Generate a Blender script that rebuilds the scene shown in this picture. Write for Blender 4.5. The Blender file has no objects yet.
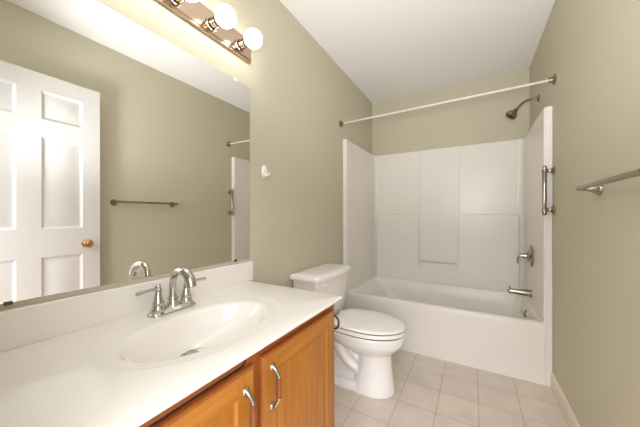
import bpy, bmesh, math
from mathutils import Vector, Matrix
PI = math.pi
SC = bpy.context.scene
COL = SC.collection

# ------------------------------------------------------------------ camera, world, exposure
H_CEIL = 2.508
FPX, YAW, V0, CX, CZ = 263.54, 30.194, 216.03, 1.0713, 1.1273
cd = bpy.data.cameras.new('camera'); cam = bpy.data.objects.new('camera', cd); COL.objects.link(cam)
cd.sensor_fit = 'HORIZONTAL'; cd.sensor_width = 36.0; cd.lens = FPX * 36.0 / 640.0
cd.shift_y = (V0 - 213.5) / 640.0; cd.clip_start = 0.01
cam.location = (CX, 0, CZ); cam.rotation_euler = (PI / 2, 0, math.radians(YAW))
SC.camera = cam
WORLD_STRENGTH, BULB_STRENGTH, FILL_POWER = 4.0, 10.5, 90.0
wd = bpy.data.worlds.new('doorway_fill'); SC.world = wd; wd.use_nodes = True
bgn = wd.node_tree.nodes['Background']
bgn.inputs[0].default_value = (1.0, 1.005, 1.07, 1)
_t = wd.node_tree; _tc = _t.nodes.new('ShaderNodeTexCoord'); _sx = _t.nodes.new('ShaderNodeSeparateXYZ'); _mr = _t.nodes.new('ShaderNodeMapRange')
_t.links.new(_tc.outputs['Generated'], _sx.inputs[0]); _t.links.new(_sx.outputs['Z'], _mr.inputs['Value'])
_mr.interpolation_type = 'SMOOTHSTEP'
for _k, _v in (('From Min', -.1), ('From Max', .25), ('To Min', .25 * WORLD_STRENGTH), ('To Max', WORLD_STRENGTH)): _mr.inputs[_k].default_value = _v
_t.links.new(_mr.outputs[0], bgn.inputs[1])          # added fill through the doorway, stronger from above to brighten floor and tub
# unseen spot lamp added in the doorway to brighten the ceiling
fl = bpy.data.lights.new('ceiling_fill', 'SPOT'); fill_spot = bpy.data.objects.new('ceiling_fill', fl); COL.objects.link(fill_spot)
fl.energy = FILL_POWER; fl.color = (1.0, 1.005, 1.07); fl.spot_size = math.radians(82); fl.spot_blend = 1.0; fl.shadow_soft_size = .12
fill_spot.location = (1.12, -.02, 1.25); fill_spot.rotation_euler = (Vector((.85, 1.95, H_CEIL)) - Vector(fill_spot.location)).to_track_quat('-Z', 'Y').to_euler()
SC.view_settings.view_transform = 'Standard'; SC.view_settings.look = 'None'
SC.view_settings.gamma = 1.0; SC.view_settings.use_curve_mapping = False
SC.view_settings.exposure = 0.66

# ------------------------------------------------------------------ materials
def srgb(r, g, b):
    f = lambda c: ((c / 255 + 0.055) / 1.055) ** 2.4 if c > 10 else c / 255 / 12.92
    return (f(r), f(g), f(b), 1)

def base_mat(name, col, rough=0.5, metal=0.0, coat=0.0, spec=0.5):
    m = bpy.data.materials.new(name); m.use_nodes = True
    b = m.node_tree.nodes['Principled BSDF']
    b.inputs['Base Color'].default_value = col
    b.inputs['Roughness'].default_value = rough
    b.inputs['Metallic'].default_value = metal
    b.inputs['Coat Weight'].default_value = coat
    b.inputs['Coat Roughness'].default_value = 0.05
    b.inputs['Specular IOR Level'].default_value = spec
    return m

def nd(m, t, **kw):
    n = m.node_tree.nodes.new(t)
    for k, v in kw.items():
        if k in n.inputs: n.inputs[k].default_value = v
        else: setattr(n, k, v)
    return n

def noisy(m, scale=40, amount=0.05, bump=0.0, stretch=(1, 1, 1), detail=4):
    """slight colour mottling and optional bump, in object space"""
    L = m.node_tree.links.new; b = m.node_tree.nodes['Principled BSDF']
    tc = nd(m, 'ShaderNodeTexCoord'); mp = nd(m, 'ShaderNodeMapping'); mp.inputs['Scale'].default_value = stretch
    L(tc.outputs['Object'], mp.inputs['Vector'])
    n = nd(m, 'ShaderNodeTexNoise'); n.inputs['Scale'].default_value = scale; n.inputs['Detail'].default_value = detail
    L(mp.outputs['Vector'], n.inputs['Vector'])
    c = b.inputs['Base Color'].default_value[:]
    r = nd(m, 'ShaderNodeValToRGB')
    r.color_ramp.elements[0].position = .3; r.color_ramp.elements[1].position = .7
    r.color_ramp.elements[0].color = [x * (1 - amount) for x in c[:3]] + [1]
    r.color_ramp.elements[1].color = [min(1, x * (1 + amount)) for x in c[:3]] + [1]
    L(n.outputs['Fac'], r.inputs['Fac']); L(r.outputs['Color'], b.inputs['Base Color'])
    if bump:
        bp = nd(m, 'ShaderNodeBump'); bp.inputs['Strength'].default_value = bump; bp.inputs['Distance'].default_value = .002
        L(n.outputs['Fac'], bp.inputs['Height']); L(bp.outputs['Normal'], b.inputs['Normal'])
    return m

def wood_mat(name, horizontal=False):
    m = base_mat(name, srgb(200, 130, 60), rough=0.38, coat=0.15)
    L = m.node_tree.links.new; b = m.node_tree.nodes['Principled BSDF']
    tc = nd(m, 'ShaderNodeTexCoord'); mp = nd(m, 'ShaderNodeMapping')
    mp.inputs['Scale'].default_value = (30, 2.2, 30) if horizontal else (30, 30, 2.2)
    L(tc.outputs['Object'], mp.inputs['Vector'])
    n = nd(m, 'ShaderNodeTexNoise'); n.inputs['Scale'].default_value = 1.6; n.inputs['Detail'].default_value = 7; n.inputs['Distortion'].default_value = .6
    L(mp.outputs['Vector'], n.inputs['Vector'])
    r = nd(m, 'ShaderNodeValToRGB'); cr = r.color_ramp
    cr.elements[0].position = .25; cr.elements[0].color = srgb(156, 92, 20)
    cr.elements[1].position = .75; cr.elements[1].color = srgb(184, 120, 36)
    e = cr.elements.new(.5); e.color = srgb(171, 106, 27)
    L(n.outputs['Fac'], r.inputs['Fac']); L(r.outputs['Color'], b.inputs['Base Color'])
    bp = nd(m, 'ShaderNodeBump'); bp.inputs['Strength'].default_value = .08; bp.inputs['Distance'].default_value = .001
    L(n.outputs['Fac'], bp.inputs['Height']); L(bp.outputs['Normal'], b.inputs['Normal'])
    return m

def tile_mat():
    m = base_mat('floor_tile', srgb(214, 200, 180), rough=0.34)
    L = m.node_tree.links.new; b = m.node_tree.nodes['Principled BSDF']
    tc = nd(m, 'ShaderNodeTexCoord'); mp = nd(m, 'ShaderNodeMapping')
    mp.inputs['Location'].default_value = (20 * .2127 - .034, 20 * .216 - .125, 0)
    L(tc.outputs['Object'], mp.inputs['Vector'])
    br = nd(m, 'ShaderNodeTexBrick'); br.offset = 0; br.squash = 1
    for k, v in (('Scale', 1), ('Brick Width', .2127), ('Row Height', .216), ('Mortar Size', .0022), ('Mortar Smooth', .25), ('Bias', 0)):
        br.inputs[k].default_value = v
    br.inputs['Color1'].default_value = srgb(228, 216, 202); br.inputs['Color2'].default_value = srgb(223, 211, 197)
    br.inputs['Mortar'].default_value = srgb(186, 167, 140)
    L(mp.outputs['Vector'], br.inputs['Vector'])
    n = nd(m, 'ShaderNodeTexNoise'); n.inputs['Scale'].default_value = 7; n.inputs['Detail'].default_value = 5
    L(tc.outputs['Object'], n.inputs['Vector'])
    r = nd(m, 'ShaderNodeValToRGB'); r.color_ramp.elements[0].position = .3; r.color_ramp.elements[1].position = .72
    r.color_ramp.elements[0].color = (.86, .85, .84, 1); r.color_ramp.elements[1].color = (1, 1, 1, 1)
    L(n.outputs['Fac'], r.inputs['Fac'])
    mx = nd(m, 'ShaderNodeMix', data_type='RGBA', blend_type='MULTIPLY'); mx.inputs[0].default_value = 1
    L(br.outputs['Color'], mx.inputs[6]); L(r.outputs['Color'], mx.inputs[7]); L(mx.outputs[2], b.inputs['Base Color'])
    bp = nd(m, 'ShaderNodeBump'); bp.invert = True; bp.inputs['Strength'].default_value = .4; bp.inputs['Distance'].default_value = .002
    L(br.outputs['Fac'], bp.inputs['Height']); L(bp.outputs['Normal'], b.inputs['Normal'])
    return m

M = {}
M['wall'] = noisy(base_mat('sage_wall_paint', srgb(200, 194, 170), rough=.75, spec=.3), 180, .012, .05)
M['ceiling'] = noisy(base_mat('white_ceiling_paint', srgb(240, 237, 233), rough=.9, spec=.2), 120, .01, .05)
M['trim'] = noisy(base_mat('cream_trim_paint', srgb(226, 212, 192), rough=.45), 30, .01)
M['door'] = noisy(base_mat('white_door_paint', srgb(218, 215, 210), rough=.4), 30, .008)
M['tile'] = tile_mat()
M['gelcoat'] = noisy(base_mat('white_gelcoat', srgb(234, 229, 219), rough=.27, spec=.42), 6, .008)
M['ceramic'] = noisy(base_mat('white_ceramic', srgb(242, 238, 232), rough=.08, coat=.3), 6, .006)
M['seat'] = noisy(base_mat('white_seat_plastic', srgb(246, 242, 236), rough=.2), 6, .006)
M['gap'] = base_mat('gap_shade_and_rubber', srgb(50, 45, 40), rough=.7)  # colours the shade in the toilet seat gaps, and the spray face
M['marble'] = noisy(base_mat('white_cultured_marble', srgb(238, 233, 224), rough=.13, coat=.2), 9, .008)
M['chrome'] = noisy(base_mat('polished_chrome', srgb(196, 192, 184), rough=.07, metal=1), 20, .01)
M['nickel'] = noisy(base_mat('brushed_nickel', srgb(154, 144, 127), rough=.27, metal=1), 60, .03)
M['nickel_bright'] = noisy(base_mat('satin_nickel', srgb(172, 163, 148), rough=.14, metal=1), 60, .02)
M['brass'] = noisy(base_mat('polished_brass', srgb(200, 168, 118), rough=.14, metal=1), 20, .02)
M['light_chrome'] = noisy(base_mat('warm_chrome_plate', srgb(196, 174, 150), rough=.12, metal=1), 20, .01)
M['white_plastic'] = noisy(base_mat('white_plastic', srgb(240, 238, 232), rough=.3), 20, .005)
M['white_rod'] = noisy(base_mat('white_enamel_rod', srgb(212, 206, 192), rough=.3), 20, .005)
M['hose'] = noisy(base_mat('braided_hose', srgb(92, 88, 82), rough=.4, metal=.6), 300, .2)
M['wood'] = wood_mat('honey_oak_vertical'); M['wood_h'] = wood_mat('honey_oak_horizontal', True)
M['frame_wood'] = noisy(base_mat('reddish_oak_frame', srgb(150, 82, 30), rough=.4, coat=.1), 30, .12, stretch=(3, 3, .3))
M['grip'] = noisy(base_mat('varnished_wood_grip', srgb(128, 68, 20), rough=.3, coat=.3), 40, .1, stretch=(3, 3, .4))
M['bronze'] = noisy(base_mat('dark_bronze', srgb(96, 66, 40), rough=.35, metal=.8), 40, .05)
M['dark'] = noisy(base_mat('dark_shadow_and_rings', srgb(44, 22, 12), rough=.8), 20, .05)  # colours the shadow line over the cabinet door, and the socket rings
M['mirror'] = noisy(base_mat('mirror_silver', (.93, .94, .92, 1), rough=.0, metal=1), 3, .002)
M['glass_edge'] = noisy(base_mat('mirror_glass_edge', srgb(170, 180, 170), rough=.2), 20, .01)

def emit_mat(name, col, strength):
    m = bpy.data.materials.new(name); m.use_nodes = True; t = m.node_tree
    t.nodes.remove(t.nodes['Principled BSDF'])
    e = t.nodes.new('ShaderNodeEmission'); e.inputs[0].default_value = col; e.inputs[1].default_value = strength
    t.links.new(e.outputs[0], t.nodes['Material Output'].inputs[0]); return m
M['bulb'] = emit_mat('frosted_bulb_glow', (1.0, .97, .97, 1), BULB_STRENGTH)

# ------------------------------------------------------------------ mesh helpers
class MB:
    def __init__(s): s.v = []; s.f = []; s.m = []
    def add(s, vs, fs, mi=0):
        o = len(s.v); s.v += [tuple(x) for x in vs]
        for f in fs: s.f.append([i + o for i in f]); s.m.append(mi)
    def box(s, x0, x1, y0, y1, z0, z1, mi=0):
        v = [(x, y, z) for x in (x0, x1) for y in (y0, y1) for z in (z0, z1)]
        s.add(v, [(0, 1, 3, 2), (4, 6, 7, 5), (0, 4, 5, 1), (2, 3, 7, 6), (0, 2, 6, 4), (1, 5, 7, 3)], mi)
    def loft(s, rings, mi=0, cap0=True, cap1=True, closed=True):
        n = len(rings[0]); vs = [p for r in rings for p in r]; fs = []
        for i in range(len(rings) - 1):
            for j in range(n if closed else n - 1):
                k = (j + 1) % n
                fs.append((i * n + j, i * n + k, (i + 1) * n + k, (i + 1) * n + j))
        if cap0: fs.append(tuple(range(n))[::-1])
        if cap1: fs.append(tuple((len(rings) - 1) * n + j for j in range(n)))
        s.add(vs, fs, mi)
    def lathe(s, prof, o, axis, n=28, mi=0, cap0=True, cap1=True):
        """prof: (distance along axis, radius)"""
        a = Vector(axis).normalized(); u = a.orthogonal().normalized(); w = a.cross(u); o = Vector(o)
        s.loft([[o + a * d + (u * math.cos(2 * PI * k / n) + w * math.sin(2 * PI * k / n)) * max(r, 1e-4) for k in range(n)] for d, r in prof], mi, cap0, cap1)
    def tube(s, pts, rad, n=14, mi=0):
        pts = [Vector(p) for p in pts]; N = len(pts)
        if not hasattr(rad, '__len__'): rad = [rad] * N
        t = [(pts[min(i + 1, N - 1)] - pts[max(i - 1, 0)]).normalized() for i in range(N)]
        u = t[0].orthogonal().normalized(); rings = []
        for i in range(N):
            u = (u - t[i] * u.dot(t[i])).normalized(); w = t[i].cross(u)
            rings.append([pts[i] + (u * math.cos(2 * PI * k / n) + w * math.sin(2 * PI * k / n)) * rad[i] for k in range(n)])
        s.loft(rings, mi)
    def ball(s, c, r, n=20, sc=(1, 1, 1), mi=0):
        rings = []
        for i in range(1, n):
            a = PI * i / n
            rings.append([(c[0] + sc[0] * r * math.sin(a) * math.cos(2 * PI * k / (2 * n)), c[1] + sc[1] * r * math.sin(a) * math.sin(2 * PI * k / (2 * n)), c[2] - sc[2] * r * math.cos(a)) for k in range(2 * n)])
        s.loft(rings, mi)
    def prism(s, poly, axis, a, b, mi=0):
        """poly: 2-D outline, extruded along axis from a to b"""
        def P(p, d):
            return {'x': (d, p[0], p[1]), 'y': (p[0], d, p[1]), 'z': (p[0], p[1], d)}[axis]
        s.loft([[P(p, a) for p in poly], [P(p, b) for p in poly]], mi)
    def build(s, name, mat, parent=None, origin=None, bevel=0, seg=3, smooth=35, remesh=0, relax=0, sub=0):
        org = Vector(origin) if origin is not None else (Vector(parent['_w']) if parent is not None else Vector((0, 0, 0)))
        me = bpy.data.meshes.new(name); me.from_pydata([Vector(p) - org for p in s.v], [], s.f)
        mats = mat if isinstance(mat, (list, tuple)) else [mat]
        for m in mats: me.materials.append(m)
        for p, mi in zip(me.polygons, s.m): p.material_index = mi
        bm = bmesh.new(); bm.from_mesh(me)
        bmesh.ops.recalc_face_normals(bm, faces=bm.faces)
        for f in bm.faces: f.smooth = True
        if not bevel and not remesh:
            lim = math.radians(smooth)
            for e in bm.edges:
                if len(e.link_faces) == 2 and e.calc_face_angle(0) > lim: e.smooth = False
        bm.to_mesh(me); bm.free()
        o = bpy.data.objects.new(name, me); COL.objects.link(o)
        if parent is not None:
            o.parent = parent; o.location = org - Vector(parent['_w'])
        else: o.location = org
        o['_w'] = tuple(org)
        if bevel:
            b = o.modifiers.new('bevel', 'BEVEL'); b.width = bevel; b.segments = seg; b.limit_method = 'ANGLE'
            b.angle_limit = math.radians(30); b.harden_normals = True
        if remesh:
            r = o.modifiers.new('remesh', 'REMESH'); r.mode = 'VOXEL'; r.voxel_size = remesh; r.use_smooth_shade = True
        if relax:
            r = o.modifiers.new('relax', 'SMOOTH'); r.factor = .5; r.iterations = relax
        if sub:
            r = o.modifiers.new('subsurf', 'SUBSURF'); r.levels = sub; r.render_levels = sub
        return o

def thing(name, label, cat, loc, group=None):
    o = bpy.data.objects.new(name, None); COL.objects.link(o); o.location = loc; o['_w'] = tuple(loc)
    o.empty_display_size = .05
    return tag(o, label, cat, group)
def tag(o, label, cat, group=None):
    o['label'] = label; o['category'] = cat
    if group: o['group'] = group
    return o
def struct(o, label, cat):
    o['kind'] = 'structure'; return tag(o, label, cat)

def spline(ctrl, n=8):
    """Catmull-Rom through control points"""
    P = [Vector(c) for c in ctrl]; out = []
    for i in range(len(P) - 1):
        a, b, c, d = P[max(i - 1, 0)], P[i], P[i + 1], P[min(i + 2, len(P) - 1)]
        for k in range(n):
            t = k / n
            out.append(.5 * ((2 * b) + (c - a) * t + (2 * a - 5 * b + 4 * c - d) * t * t + (3 * b - a - 3 * c + d) * t ** 3))
    out.append(P[-1]); return out
def lerps(vals, n=8):
    out = []
    for i in range(len(vals) - 1):
        for k in range(n): out.append(vals[i] + (vals[i + 1] - vals[i]) * k / n)
    out.append(vals[-1]); return out
def arc(cx, cy, r, a0, a1, n=6):
    return [(cx + r * math.cos(math.radians(a0 + (a1 - a0) * k / n)), cy + r * math.sin(math.radians(a0 + (a1 - a0) * k / n))) for k in range(n + 1)]
def rrect(x0, x1, y0, y1, r, n=8):
    return arc(x1 - r, y1 - r, r, 0, 90, n) + arc(x0 + r, y1 - r, r, 90, 180, n) + arc(x0 + r, y0 + r, r, 180, 270, n) + arc(x1 - r, y0 + r, r, 270, 360, n)

def relief_face(mb, X, sgn, yb, zb, panels, prof, pick):
    """a panelled face in the plane x = X looking towards sgn; panels are grid cells; prof: (inset, height) steps"""
    for i in range(len(yb) - 1):
        for j in range(len(zb) - 1):
            y0, y1, z0, z1 = yb[i], yb[i + 1], zb[j], zb[j + 1]
            q = lambda ins, h: [(X + sgn * h, y0 + ins, z0 + ins), (X + sgn * h, y1 - ins, z0 + ins), (X + sgn * h, y1 - ins, z1 - ins), (X + sgn * h, y0 + ins, z1 - ins)]
            if (i, j) in panels:
                mb.loft([q(a, h) for a, h in prof], pick(i, j), cap0=False, cap1=True)
            else:
                mb.add(q(0, 0), [(0, 1, 2, 3)], pick(i, j))

# ------------------------------------------------------------------ the room
W, D, H, YS = 1.524, 3.106, 2.508, 0.06      # inner width, back wall, ceiling height, face of the doorway wall
def shell(name, boxes, mat, label, cat, **kw):
    mb = MB()
    for b in boxes: mb.box(*b)
    return struct(mb.build(name, mat, **kw), label, cat)
shell('floor', [(-.1, W + .1, -.04, D + .1, -.08, 0)], M['tile'], 'beige square tile floor with thin tan grout lines', 'floor')
shell('ceiling', [(-.1, W + .1, -.04, D + .1, H, H + .08)], M['ceiling'], 'plain white painted ceiling of the bathroom', 'ceiling')
shell('wall_left', [(-.1, 0, -.04, D + .1, 0, H)], M['wall'], 'sage green painted wall carrying the mirror and light bar', 'wall')
shell('wall_right', [(W, W + .1, -.04, D + .1, 0, H)], M['wall'], 'sage green painted wall carrying the towel bar', 'wall')
shell('wall_back', [(0, W, D, D + .1, 0, H)], M['wall'], 'sage green painted end wall above the tub surround', 'wall')
shell('wall_front', [(0, .66, -.04, YS, 0, H), (1.49, W, -.04, YS, 0, H), (.66, 1.49, -.04, YS, 2.12, H)], M['wall'], 'sage green painted wall with the open doorway', 'wall')

def baseboard(name, pts, label):
    mb = MB()
    mb.prism(pts[0], 'y', pts[1], pts[2]); return struct(mb.build(name, M['trim'], smooth=30), label, 'baseboard')
baseboard('baseboard_right', ([(W, 0), (W - .013, 0), (W - .013, .082), (W - .010, .094), (W - .004, .101), (W, .101)], .90, 2.262), 'cream baseboard along the foot of the towel bar wall')
baseboard('baseboard_left', ([(0, 0), (.013, 0), (.013, .082), (.010, .094), (.004, .101), (0, .101)], 1.03, 2.262), 'cream baseboard behind the toilet')

# door leaf, swung open flat along the right wall; seen in the mirror
mb = MB(); DX = 1.46
yb = [.085, .20, .478, .592, .810, .914]; zb = [.012, .22, .847, 1.040, 1.668, 1.782, 1.975, 2.090]
relief_face(mb, DX, -1, yb, zb, {(1, 1), (1, 3), (1, 5), (3, 1), (3, 3), (3, 5)}, [(0, 0), (.004, -.004), (.016, -.010), (.022, -.010), (.050, -.002)], lambda i, j: 0)
x1 = DX + .035
mb.add([(DX, .085, .012), (DX, .914, .012), (DX, .914, 2.09), (DX, .085, 2.09), (x1, .085, .012), (x1, .914, .012), (x1, .914, 2.09), (x1, .085, 2.09)],
       [(0, 1, 5, 4), (1, 2, 6, 5), (2, 3, 7, 6), (3, 0, 4, 7), (4, 5, 6, 7)])
door = struct(mb.build('door_1', M['door'], smooth=20), 'white six panel door standing open against the right wall', 'door')
mb = MB(); mb.lathe([(0, .031), (.006, .031), (.010, .024), (.012, .012), (.022, .011), (.028, .018), (.035, .026), (.045, .029), (.054, .025), (.060, .014), (.061, .001)], (DX - .0005, .832, .922), (-1, 0, 0))
mb.build('door_knob', M['brass'], door)

# ------------------------------------------------------------------ tub and moulded surround (one unit)
unit = thing('bathtub', 'white fiberglass bathtub with moulded shower surround across the back wall', 'bathtub', (W / 2, 2.69, 0))
g = M['gelcoat']
mb = MB()
def ring(x0, x1, y0, y1, r, z): return [(p[0], p[1], z) for p in rrect(x0, x1, y0, y1, r, 8)]
mb.loft([ring(.002, 1.522, 2.268, 3.10, .006, 0.0), ring(.002, 1.522, 2.274, 3.10, .006, .37), ring(.002, 1.522, 2.275, 3.10, .006, .392),
         ring(.003, 1.521, 2.279, 3.10, .006, .402), ring(.006, 1.518, 2.288, 3.098, .006, .408), ring(.02, 1.50, 2.30, 3.09, .02, .409),
         ring(.062, 1.464, 2.335, 3.044, .045, .409), ring(.070, 1.459, 2.342, 3.039, .050, .405), ring(.078, 1.453, 2.350, 3.033, .055, .392),
         ring(.16, 1.436, 2.366, 3.016, .10, .30), ring(.235, 1.420, 2.385, 3.0, .12, .18), ring(.29, 1.395, 2.41, 2.975, .13, .115),
         ring(.36, 1.35, 2.46, 2.925, .12, .092)], cap0=True, cap1=True)
mb.build('tub', g, unit, smooth=40)
mb = MB()
XL, XR, YB = .043, 1.478, 3.078
inner = [(XL, 2.274)] + [(x, y) for x, y in arc(XL + .05, YB - .05, .05, 180, 90, 8)] + [(x, y) for x, y in arc(XR - .05, YB - .05, .05, 90, 0, 8)] + [(XR, 2.274)]
mb.prism(inner + [(1.523, 2.274), (1.523, 3.105), (.001, 3.105), (.001, 2.274)], 'z', .40, 1.852)
mb.build('wall_panel', g, unit, bevel=.006)
for x0, x1 in ((.001, .040), (1.484, 1.523)):
    mb = MB(); mb.box(x0, x1, 2.262, 2.292, 0, 1.853); mb.build('front_flange', g, unit, bevel=.007)
for x0, x1 in ((.100, .556), (.948, 1.424)):
    mb = MB(); mb.box(x0, x1, 3.071, 3.09, 1.10, 1.846); mb.build('raised_panel', g, unit, bevel=.005)
mb = MB()
poly = [(.075, .40), (.075, 1.148)] + arc(.555 - .085, 1.148 - .085, .085, 90, 0) + arc(.555 + .045, .552 + .045, .045, 180, 270) + arc(.93 - .045, .552 + .045, .045, 270, 360) + arc(.93 + .085, 1.148 - .085, .085, 180, 90) + [(1.445, 1.148), (1.445, .40)]
mb.prism(poly, 'y', 3.046, 3.09)
mb.build('lower_ledge', g, unit, bevel=.020, seg=5)
mb = MB(); mb.prism([(3.048, .650), (3.088, .650), (3.088, .618), (3.060, .632), (3.050, .640)], 'x', .552, .933)
mb.build('soap_shelf', g, unit, bevel=.003)

# tub and shower fittings
YC, PX = 2.696, 1.478
sh = thing('showerhead', 'nickel shower head on a bent arm high on right wall', 'shower head', (W, YC, 2.066))
mb = MB(); mb.lathe([(0, .029), (.003, .029), (.010, .020), (.014, .012)], (W - .0005, YC, 2.066), (-1, 0, 0)); mb.build('flange', M['nickel'], sh)
mb = MB(); mb.tube(spline([(W - .005, YC, 2.066), (1.475, YC, 2.072), (1.43, YC, 2.060), (1.402, YC, 2.036), (1.382, YC, 2.013)]), .009); mb.build('shower_arm', M['nickel'], sh)
hx = Vector((-.64, 0, -.77)).normalized(); h0 = Vector((1.385, YC, 2.016))
mb = MB(); mb.lathe([(-.004, .012), (.010, .015), (.014, .013), (.020, .017), (.034, .026), (.050, .039), (.064, .0445), (.073, .0445), (.077, .041)], h0, hx); head = mb.build('spray_head', M['nickel'], sh)
mb = MB(); mb.lathe([(.0765, .037), (.079, .036), (.079, .012), (.081, .011), (.081, .0005)], h0, hx, cap0=False); mb.build('spray_face', M['gap'], head)

va = thing('shower_valve', 'nickel round shower valve plate with drooping lever on surround wall', 'shower valve', (PX, YC, .803))
mb = MB(); mb.lathe([(0, .084), (.008, .086), (.013, .083), (.015, .074), (.016, .060), (.022, .050), (.030, .036), (.034, .030)], (PX - .0005, YC, .803), (-1, 0, 0), n=40); mb.build('escutcheon', M['nickel_bright'], va)
mb = MB(); mb.lathe([(0, .026), (.012, .025), (.034, .021), (.046, .019)], (PX - .02, YC, .803), (-1, 0, 0))
mb.tube(spline([(1.440, YC, .803), (1.405, YC, .800), (1.391, YC, .785), (1.387, YC, .760), (1.386, YC, .735)]), lerps([.016, .013, .009, .007, .0055])); mb.build('lever', M['nickel_bright'], va)

sp = thing('tub_spout', 'nickel tub spout with diverter knob, below the shower valve', 'tub spout', (PX, YC, .502))
mb = MB(); mb.lathe([(0, .034), (.006, .034), (.010, .029), (.016, .029)], (PX - .0005, YC, .502), (-1, 0, 0)); mb.build('flange', M['nickel_bright'], sp)
mb = MB(); mb.tube([(PX - .008, YC, .502), (1.43, YC, .503), (1.38, YC, .505), (1.345, YC, .506), (1.328, YC, .505)], [.028, .026, .022, .020, .018], n=24)
mb.lathe([(0, .021), (.012, .020), (.013, .001)], (1.338, YC, .505), (-.55, 0, -.85)); mb.build('spout_body', M['nickel_bright'], sp)
mb = MB(); mb.lathe([(0, .006), (.012, .005), (.014, .010), (.022, .010), (.024, .006)], (1.336, YC, .520), (-.1, 0, 1)); mb.build('diverter_knob', M['nickel_bright'], sp)

ov = thing('overflow_plate', 'small chrome overflow plate with trip lever inside tub end', 'overflow plate', (1.44, YC, .331))
ax = Vector((-1, 0, .17))
mb = MB(); mb.lathe([(-.006, .032), (.006, .032), (.010, .027), (.013, .012), (.014, .001)], (1.440, YC, .331), ax); mb.build('plate', M['nickel_bright'], ov)
mb = MB(); mb.tube([(1.431, YC, .333), (1.405, YC, .330), (1.385, YC, .322)], [.006, .005, .005]); mb.build('trip_lever', M['nickel_bright'], ov)

rod = thing('shower_rod', 'white shower curtain rod spanning the tub front between walls', 'shower rod', (W / 2, 2.228, 1.990))
mb = MB(); mb.tube([(.004, 2.222, 1.986), (W - .004, 2.216, 2.003)], .0085, n=20); mb.build('rod', M['white_rod'], rod)
for x, a, y, z in ((.0005, 1, 2.222, 1.986), (W - .0005, -1, 2.216, 2.003)):
    mb = MB(); mb.lathe([(0, .033), (.004, .033), (.009, .027), (.012, .018), (.030, .0165), (.031, .012)], (x, y, z), (a, 0, 0)); mb.build('flange', M['nickel'], rod)

gb = thing('grab_bar', 'short vertical nickel grab bar beside the tub surround flange', 'grab bar', (W, 2.232, 1.295))
GX = 1.474
mb = MB(); mb.lathe([(0, .005), (.003, .010), (.012, .0135), (.024, .0115), (.030, .0160), (.038, .0160), (.044, .0125), (.163, .0125), (.282, .0125), (.288, .0160), (.296, .0160), (.302, .0115), (.314, .0135), (.323, .010), (.326, .005)], (GX, 2.232, 1.132), (0, 0, 1), n=20); mb.build('bar', M['nickel_bright'], gb)
for z in (1.168, 1.422):
    mb = MB(); mb.lathe([(0, .0285), (.006, .0285), (.012, .024), (.016, .015), (.024, .0115), (.034, .0115), (.038, .0175), (.052, .0175)], (W - .0005, 2.232, z), (-1, 0, 0)); mb.build('post', M['nickel_bright'], gb)

tb = thing('towel_bar', 'brushed nickel towel bar mounted on bare stretch of right wall', 'towel bar', (W, 1.25, 1.244))
BX = 1.462
mb = MB(); mb.tube([(BX, 1.014, 1.246), (BX, 1.540, 1.246)], .0095, n=20); mb.build('bar', M['nickel'], tb)
for y in (1.032, 1.522):
    mb = MB(); mb.lathe([(0, .027), (.003, .027), (.010, .023), (.022, .0165), (.040, .0115), (.058, .0098), (.065, .0105), (.071, .008), (.073, .001)], (W - .0005, y, 1.240), (-1, 0, .09)); mb.build('post', M['nickel'], tb)

# ------------------------------------------------------------------ mirror, light bar, hook
mir = MB(); MY0, MY1, MZ0, MZ1 = .085, 1.061, .897, 1.833
mir.box(.001, .0055, MY0, MY1, MZ0, MZ1, 1)
mir.add([(.0058, MY0, MZ0), (.0058, MY1, MZ0), (.0058, MY1, MZ1), (.0058, MY0, MZ1)], [(0, 1, 2, 3)], 0)
mirror = tag(mir.build('wall_mirror', [M['mirror'], M['glass_edge']], origin=(0, .573, .897)), 'large frameless rectangular mirror on left wall above the vanity', 'mirror')
for y in (.185, .962):
    mb = MB(); mb.box(.001, .009, y - .009, y + .009, MZ1 - .006, MZ1 + .010); mb.lathe([(0, .004), (.003, .003)], (.009, y, MZ1 + .004), (1, 0, 0), n=12); mb.build('top_clip', M['white_plastic'], mirror, bevel=.002)
for y in (.188, .962):
    mb = MB(); mb.box(.001, .009, y - .008, y + .008, MZ0 - .006, MZ0 + .004); mb.build('bottom_clip', M['bronze'], mirror, bevel=.001)

lb = thing('vanity_light', 'chrome vanity light bar with glowing round globe bulbs above mirror', 'light fixture', (0, .63, 2.025))
mb = MB(); LY0, LY1, LZ0, LZ1 = .195, 1.060, 1.967, 2.083
prof = [(0, 0), (.017, 0), (.019, .0015), (.019, .005), (.022, .007), (.0235, .010)]
rings = [[(.0005 + x, LY0 + i, LZ0 + i), (.0005 + x, LY1 - i, LZ0 + i), (.0005 + x, LY1 - i, LZ1 - i), (.0005 + x, LY0 + i, LZ1 - i)] for x, i in prof]
mb.loft(rings); mb.build('backplate', M['light_chrome'], lb, smooth=20)
for k in range(5):
    y = .972 - .1715 * k; z = 2.013
    mb = MB(); mb.lathe([(0, .029), (.004, .029), (.006, .0225), (.030, .0220), (.046, .0225), (.048, .021), (.048, .012)], (.025, y, z), (1, 0, 0)); s_ = mb.build('socket', M['light_chrome'], lb)
    mb = MB(); mb.lathe([(.006, .0240), (.013, .0240), (.0135, .022)], (.025, y, z), (1, 0, 0)); mb.build('socket_ring', M['dark'], s_)
    mb = MB(); mb.lathe([(.041, .0220), (.042, .0238), (.048, .0238), (.049, .018)], (.025, y, z), (1, 0, 0)); mb.build('socket_ring', M['dark'], s_)
    mb = MB(); R = .0445; c0 = .120
    mb.lathe([(.072, .014), (.077, .0165)] + [(c0 - R * math.cos(a), R * math.sin(a)) for a in [.42 + (PI - .42) * i / 18 for i in range(19)]], (0, y, z), (1, 0, 0), n=32); mb.build('bulb', M['bulb'], s_)

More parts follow.
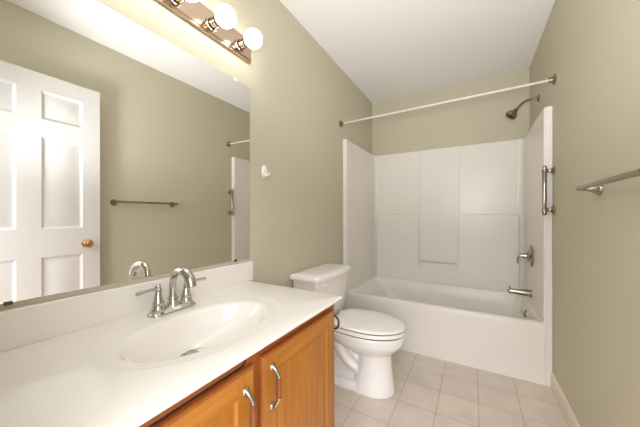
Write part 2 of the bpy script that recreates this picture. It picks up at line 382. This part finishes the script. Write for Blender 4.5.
hk = thing('wall_hook', 'white oval plastic hook stuck on wall beyond the mirror', 'hook', (0, 1.182, 1.388))
mb = MB(); el = lambda k, x: [(x, 1.182 + .021 * k * math.cos(t * PI / 16), 1.390 + .038 * k * math.sin(t * PI / 16)) for t in range(32)]
mb.loft([el(1, .0005), el(1, .005), el(.93, .009), el(.75, .012)]); mb.build('plate', M['white_plastic'], hk)
mb = MB(); mb.tube(spline([(.008, 1.182, 1.378), (.020, 1.184, 1.366), (.034, 1.186, 1.368), (.038, 1.186, 1.384)]), lerps([.008, .0065, .006, .0065])); mb.build('hook_arm', M['white_plastic'], hk)
NAILY, NAILZ = 1.644, 1.775
nl = MB(); nl.lathe([(0, .0012), (.004, .0012), (.005, .0024), (.006, .0018)], (.0002, NAILY, NAILZ), (1, 0, 0), n=12)
tag(nl.build('nail', M['bronze'], origin=(0, NAILY, NAILZ)), 'tiny dark nail left in the wall below the shower rod end', 'nail')

# ------------------------------------------------------------------ vanity cabinet
vc = thing('vanity_cabinet', 'honey oak vanity cabinet with two raised panel doors', 'vanity cabinet', (.29, .54, 0))
VY0, VY1, FX, VX, VT = .068, 1.022, .548, .566, .762
mb = MB()
mb.box(.004, FX - .018, VY1 - .016, VY1, 0, VT)                        # near and far end panels, back, bottom, toe board
mb.box(.004, FX - .018, VY0, VY0 + .016, 0, VT)
mb.box(.004, .012, VY0 + .016, VY1 - .016, .10, VT); mb.box(.012, FX - .018, VY0 + .016, VY1 - .016, .10, .115)
mb.box(.46, .475, VY0 + .016, VY1 - .016, 0, .10)
mb.build('carcass', M['wood'], vc)
mb = MB()
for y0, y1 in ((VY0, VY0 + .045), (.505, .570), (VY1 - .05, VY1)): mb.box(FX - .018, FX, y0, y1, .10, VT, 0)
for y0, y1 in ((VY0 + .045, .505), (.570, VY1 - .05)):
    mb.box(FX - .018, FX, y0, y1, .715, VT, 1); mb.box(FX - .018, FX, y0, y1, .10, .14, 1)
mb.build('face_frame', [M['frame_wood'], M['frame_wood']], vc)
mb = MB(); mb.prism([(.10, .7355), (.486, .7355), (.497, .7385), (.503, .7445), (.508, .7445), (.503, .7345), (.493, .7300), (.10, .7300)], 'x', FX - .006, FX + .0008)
mb.build('rail_shadow', M['dark'], vc)  # dark strip standing in for the shadow above the door
def cab_door(y0, y1, hy, zt, dz=0):
    z0, z1 = .125, zt; mb = MB(); st = .058
    yb = [y0, y0 + .006, y0 + st, y1 - st, y1 - .006, y1]; zb = [z0, z0 + .006, z0 + st, z1 - st, z1 - .006, z1]
    relief_face(mb, VX, 1, [y0 + .006, y0 + st, y1 - st, y1 - .006], [z0 + .006, z0 + st, z1 - st, z1 - .006], {(1, 1)},
                [(0, 0), (.003, -.002), (.007, -.0048), (.012, -.005), (.016, -.003), (.042, -.0005)], lambda i, j: 1 if i == 1 and j != 1 else 0)
    q = lambda i, x: [(x, y0 + i, z0 + i), (x, y1 - i, z0 + i), (x, y1 - i, z1 - i), (x, y0 + i, z1 - i)]
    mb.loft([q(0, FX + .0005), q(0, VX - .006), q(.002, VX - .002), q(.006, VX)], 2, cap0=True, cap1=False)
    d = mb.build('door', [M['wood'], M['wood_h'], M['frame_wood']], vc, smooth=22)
    mb = MB()
    for s, zc in ((1, .690 + dz), (-1, .576 + dz)):
        mb.lathe([(0, .0115), (.003, .0115), (.007, .008)], (VX - .0002, hy, zc), (1, 0, 0), n=16)
        zl = .633 + dz + s * .0285
        mb.tube(spline([(VX + .003, hy, zc), (VX + .013, hy, zc - s * .006), (VX + .019, hy + .004, zl + s * .010), (VX + .021, hy + .006, zl)]), lerps([.0085, .0060, .0056, .0072]))
    mb.lathe([(0, .0064), (.012, .0082), (.027, .0088), (.042, .0082), (.054, .0064)], (VX + .021, hy + .006, .606 + dz), (0, 0, 1), n=16, mi=1)
    mb.build('pull_handle', [M['nickel_bright'], M['grip']], d)
cab_door(.553, .985, .592, .733); cab_door(.092, .522, .488, .729, -.012)

ph = thing('toilet_paper_holder', 'dark curved metal holder on the toilet side of the vanity cabinet', 'toilet paper holder', (.49, VY1, .648))
mb = MB(); mb.lathe([(0, .022), (.004, .022), (.008, .016), (.010, .008)], (.492, VY1 - .001, .648), (0, 1, 0), n=24); mb.build('plate', M['bronze'], ph)
mb = MB(); mb.tube(spline([(.492, VY1 + .008, .648), (.492, VY1 + .030, .648), (.500, VY1 + .040, .668), (.526, VY1 + .042, .676), (.545, VY1 + .042, .664), (.549, VY1 + .042, .648), (.545, VY1 + .042, .630), (.526, VY1 + .042, .618), (.44, VY1 + .042, .616)]), .0045, n=12); mb.build('arm', M['bronze'], ph)

# ------------------------------------------------------------------ vanity top with integral bowl
CT, CB, CXF, CY0, CY1 = .776, .763, .575, .064, 1.050
vt = thing('vanity_countertop', 'white cultured marble vanity top with integral oval sink', 'countertop', (.29, .54, CB))
OX, OY, OA, OB = .300, .565, .298, .214        # outer oval ring
IX, IY, IA, IB = .313, .557, .232, .149        # bowl edge
angs = sorted([2 * PI * k / 120 for k in range(120)] + [math.atan2(sy, sx) % (2 * PI) for sx, sy in ((CXF - OX, CY1 - OY), (.001 - OX, CY1 - OY), (.001 - OX, CY0 - OY), (CXF - OX, CY0 - OY))])
def rect_pt(a, ins, z):
    c, s = math.cos(a), math.sin(a); x0, x1, y0, y1 = .001 - OX, CXF - OX, CY0 - OY, CY1 - OY
    t = min([(x1 / c) if c > 1e-9 else 9, (x0 / c) if c < -1e-9 else 9, (y1 / s) if s > 1e-9 else 9, (y0 / s) if s < -1e-9 else 9])
    x, y = OX + t * c, OY + t * s
    return (min(x, CXF - ins), min(max(y, CY0 + ins), CY1 - ins), z)
def ell(a, cx, cy, ra, rb, z):
    return (cx + rb * math.cos(a), cy + ra * math.sin(a), z)
# the same direction for rectangle and oval: use the oval's own parameter
def ang2par(a): return math.atan2(math.sin(a) / OA, math.cos(a) / OB)
pars = [ang2par(a) for a in angs]
mb = MB()
mb.loft([[rect_pt(a, .012, CB) for a in angs], [rect_pt(a, .004, CB) for a in angs], [rect_pt(a, .001, CB + .002) for a in angs], [rect_pt(a, 0, CB + .005) for a in angs], [rect_pt(a, 0, CT - .006) for a in angs], [rect_pt(a, .0015, CT - .003) for a in angs],
         [rect_pt(a, .004, CT - .0008) for a in angs], [rect_pt(a, .008, CT) for a in angs],
         [ell(p, OX, OY, OA + .012, OB + .012, CT) for p in pars], [ell(p, OX, OY, OA + .004, OB + .004, CT) for p in pars]], cap0=False, cap1=False)
mb.build('counter', M['marble'], vt, smooth=50)
mb = MB(); rs = []
def mixr(k, z):
    return [ell(p, OX + (IX - OX) * k, OY + (IY - OY) * k, OA + (IA - OA) * k, OB + (IB - OB) * k, z) for p in pars]
rs.append([ell(p, OX, OY, OA + .004, OB + .004, CT) for p in pars])
rs += [mixr(0.05, CT - .0003), mixr(.14, CT - .0012), mixr(.28, CT - .0019), mixr(.66, CT - .0026), mixr(.82, CT - .0038), mixr(.93, CT - .0065), mixr(1.0, CT - .0108)]
DXc, DYc = .250, .546
for t, z in ((.975, .7585), (.95, .750), (.92, .741), (.88, .731), (.82, .718), (.74, .704), (.63, .690), (.50, .679), (.36, .671), (.22, .6640), (.15, .6610)):
    k = (1 - t) ** 1.0
    rs.append([ell(p, IX + (DXc - IX) * k, IY + (DYc - IY) * k, IA * t + .022 * k * (1 if t < .2 else .3), IB * t + .022 * k * (1 if t < .2 else .3), z) for p in pars])
rs.append([ell(p, DXc, DYc, .028, .028, .6600) for p in pars]); rs.append([ell(p, DXc, DYc, .018, .018, .655) for p in pars])
mb.loft(rs, cap0=False, cap1=True); mb.build('sink_bowl', M['marble'], vt, smooth=60)
mb = MB(); mb.lathe([(0, .029), (.0035, .029), (.005, .027), (.005, .019), (.0025, .018), (.006, .017), (.007, .012), (.0072, .001)], (DXc, DYc, .6588), (0, 0, 1), n=32); mb.build('drain', M['nickel_bright'], vt)
mb = MB(); mb.box(.001, .021, CY0, 1.074, CT - .001, .880); mb.build('backsplash', M['marble'], vt, bevel=.004)

# faucet
FXc, FYc = .093, .579
fa = thing('sink_faucet', 'chrome two handle faucet with arched spout behind the sink', 'faucet', (FXc, FYc, CT))
mb = MB(); st_ = lambda ly, lx, z: [(p[0], p[1], z) for p in rrect(FXc - lx, FXc + lx, FYc - ly, FYc + ly, min(lx, ly) * .96, 8)]
FZ = CT - .002
mb.loft([st_(.088, .031, FZ), st_(.088, .031, CT + .005), st_(.081, .026, CT + .010), st_(.075, .021, CT + .016), st_(.070, .017, CT + .018)]); bp_ = mb.build('base_plate', M['chrome'], fa)
mb = MB(); bo = lambda k, h: [(FXc + .0265 + h - .30 * k * .006 * math.sin(t * PI / 12), FYc + .002 + .015 * k * math.cos(t * PI / 12), CT + .0105 + .45 * h + k * .006 * math.sin(t * PI / 12)) for t in range(24)]
mb.loft([bo(1, -.003), bo(1, .001), bo(.8, .0022)]); mb.build('badge', M['white_plastic'], bp_)
mb = MB()
mb.lathe([(0, .025), (.006, .024), (.014, .018), (.026, .0155), (.030, .0180), (.036, .0150)], (FXc, FYc, CT + .014), (0, 0, 1))
mb.tube(spline([(FXc, FYc, CT + .045), (FXc - .001, FYc, CT + .085), (FXc + .006, FYc, CT + .122), (FXc + .036, FYc, CT + .149), (FXc + .076, FYc, CT + .147), (FXc + .104, FYc, CT + .125), (FXc + .113, FYc, CT + .100)]),
        lerps([.0135, .0118, .0122, .0142, .0165, .0178, .0178]), n=24)
mb.lathe([(0, .0178), (.004, .0150), (.005, .001)], (FXc + .1135, FYc, CT + .101), (.30, 0, -1), n=24); mb.build('spout', M['chrome'], fa)
for s in (-1, 1):
    mb = MB(); y = FYc + s * .0535
    mb.lathe([(0, .027), (.006, .0265), (.012, .021), (.026, .0185), (.030, .0195), (.034, .0165), (.055, .0125), (.070, .0100), (.074, .0130), (.079, .0125), (.083, .0090), (.088, .0100), (.094, .0080), (.098, .001)], (FXc, y, CT + .010), (0, 0, 1))
    h = mb.build('handle', M['chrome'], fa)
    dx = .012
    mb = MB(); mb.tube([(FXc, y, CT + .093), (FXc + .003, y + s * .02, CT + .0925), (FXc + dx * .8, y + s * .055, CT + .092), (FXc + dx, y + s * .076, CT + .091), (FXc + dx, y + s * .079, CT + .091)], [.0062, .0052, .0055, .0072, .0045]); mb.build('lever', M['chrome'], h)

# ------------------------------------------------------------------ toilet
TY = 1.685
to = thing('toilet', 'white two piece toilet between the vanity and the tub', 'toilet', (.35, TY, 0))
def egg(xb, xf, hw, z, n=48, sq=2.0, xm=None):
    """outline: squarer at the back, rounded in front"""
    xm = xb + (xf - xb) * .45 if xm is None else xm; out = []
    for k in range(n):
        a = 2 * PI * k / n; c, s = math.cos(a), math.sin(a)
        e = 1.0 if c >= 0 else 2 / (sq + .9)
        x = xm + (xf - xm) * c if c >= 0 else xm - (xm - xb) * abs(c) ** e
        y = math.copysign(abs(s) ** (1.0 if c >= 0 else 2 / (sq + .5)), s) * hw
        out.append((x, TY + y, z))
    return out
mb = MB()
# rim and bowl underside
mb.loft([egg(.38, .59, .080, .225), egg(.33, .632, .112, .255), egg(.27, .664, .145, .285), egg(.225, .688, .168, .310), egg(.205, .699, .178, .332), egg(.20, .703, .182, .356), egg(.195, .704, .183, .374), egg(.20, .700, .179, .381)])
# front pedestal column
mb.loft([egg(.36, .642, .126, .0), egg(.365, .640, .124, .02), egg(.39, .630, .110, .09), egg(.405, .620, .098, .17), egg(.41, .614, .092, .25), egg(.41, .614, .092, .30)])
# foot flange
mb.loft([egg(.10, .60, .122, .0, sq=4), egg(.10, .60, .122, .028, sq=4), egg(.11, .59, .108, .050, sq=4)])
# rear body and tank shelf
mb.loft([egg(.12, .50, .062, .03, sq=4), egg(.12, .50, .058, .15, sq=4), egg(.10, .48, .075, .25, sq=4), egg(.06, .40, .115, .335, sq=5), egg(.05, .38, .135, .378, sq=5)])
# trapway relief on both flanks
for s in (-1, 1):
    y = TY + s * .056
    mb.tube(spline([(.20, TY + s * .06, .34), (.245, y, .285), (.30, y + s * .006, .215), (.36, y + s * .010, .155), (.44, y + s * .004, .115)]), lerps([.040, .040, .038, .034, .026]), n=20)
    mb.tube(spline([(.30, TY + s * .055, .31), (.35, y, .255), (.40, y + s * .004, .200), (.47, y, .165)]), lerps([.030, .026, .022, .018]), n=20)
mb.build('bowl', M['ceramic'], to, remesh=.006, relax=5)
for s in (-1, 1):
    mb = MB(); mb.lathe([(0, .014), (.008, .0135), (.014, .010), (.017, .004), (.0175, .0005)], (.318, TY + s * .098, .045), (0, s * .12, 1), n=20); mb.build('bolt_cap', M['seat'], to)
mb = MB(); mb.loft([egg(.235, .698, .174, .378, sq=3), egg(.235, .698, .174, .387, sq=3)]); mb.build('seat_gap_shade', M['gap'], to)  # dark sheet painting the shade between bowl and seat
mb = MB(); mb.loft([egg(.238, .702, .178, .3865, sq=3), egg(.233, .706, .182, .390, sq=3), egg(.233, .706, .182, .404, sq=3), egg(.238, .702, .178, .409, sq=3)]); mb.build('seat_ring', M['seat'], to)
mb = MB(); mb.loft([egg(.250, .694, .170, .407, sq=3), egg(.250, .694, .170, .416, sq=3)]); mb.build('lid_gap_shade', M['gap'], to)  # likewise the shade between seat and lid, as a dark sheet
mb = MB(); mb.loft([egg(.242, .700, .176, .4155, sq=3), egg(.236, .704, .180, .419, sq=3), egg(.236, .704, .180, .427, sq=3), egg(.242, .698, .174, .433, sq=3), egg(.27, .669, .145, .4375, sq=3), egg(.35, .58, .075, .440, sq=3)]); mb.build('seat_lid', M['seat'], to)
for s in (-1, 1):
    mb = MB(); mb.box(.225, .268, TY + s * .07 - .018, TY + s * .07 + .018, .380, .432); mb.build('hinge', M['seat'], to, bevel=.006)
# tank: tapered, bowed front
def tank(x0, x1, hw, z, bow, r=.03, n=10):
    pts = rrect(x0, x1, TY - hw, TY + hw, r, 6)
    out = []
    for i, (x, y) in enumerate(pts):
        out.append((x + (bow * (1 - ((y - TY) / hw) ** 2) if x > (x0 + x1) / 2 else 0), y, z))
    return out
def tank_ring(x0, x1, hw, z, bow, r=.03):
    """rounded rectangle with extra points on the front so that it can bow"""
    f = [(x1, TY - hw + r + (2 * hw - 2 * r) * k / 12) for k in range(1, 12)]
    pts = arc(x1 - r, TY + hw - r, r, 0, 90, 6) + arc(x0 + .012, TY + hw - .012, .012, 90, 180, 4) + arc(x0 + .012, TY - hw + .012, .012, 180, 270, 4) + arc(x1 - r, TY - hw + r, r, 270, 360, 6) + f
    return [(x + (bow * (1 - ((y - TY) / hw) ** 2) if x > x1 - r else 0), y, z) for x, y in pts]
mb = MB(); mb.loft([tank_ring(.035, .185, .195, .378, .012), tank_ring(.028, .195, .208, .400, .014), tank_ring(.016, .212, .235, .62, .016), tank_ring(.014, .216, .241, .704, .016)]); tk = mb.build('tank', M['ceramic'], to, smooth=50)
mb = MB(); mb.loft([tank_ring(.008, .224, .252, .702, .016), tank_ring(.005, .233, .267, .705, .019), tank_ring(.005, .233, .267, .724, .019), tank_ring(.009, .227, .256, .734, .019), tank_ring(.022, .209, .238, .740, .017), tank_ring(.05, .17, .19, .742, .012)]); mb.build('tank_lid', M['ceramic'], to, smooth=50)
fy = TY - .190
mb = MB(); mb.lathe([(0, .016), (.006, .016), (.012, .010), (.016, .008)], (.220, fy, .672), (1, 0, 0), n=20)
mb.tube([(.232, fy - .004, .672), (.240, fy + .010, .670), (.241, fy + .026, .668), (.240, fy + .031, .667)], [.009, .0085, .009, .006]); mb.build('flush_lever', M['seat'], tk)
mb = MB(); mb.tube(spline([(.002, 1.46, .17), (.05, 1.46, .17), (.11, 1.475, .20), (.165, 1.50, .28), (.150, 1.52, .36), (.115, 1.53, .385)]), .007, n=12); mb.lathe([(0, .022), (.004, .022), (.008, .010)], (.001, 1.46, .17), (1, 0, 0)); mb.build('supply_hose', M['hose'], to)

for o in bpy.data.objects:
    if '_w' in o: del o['_w']
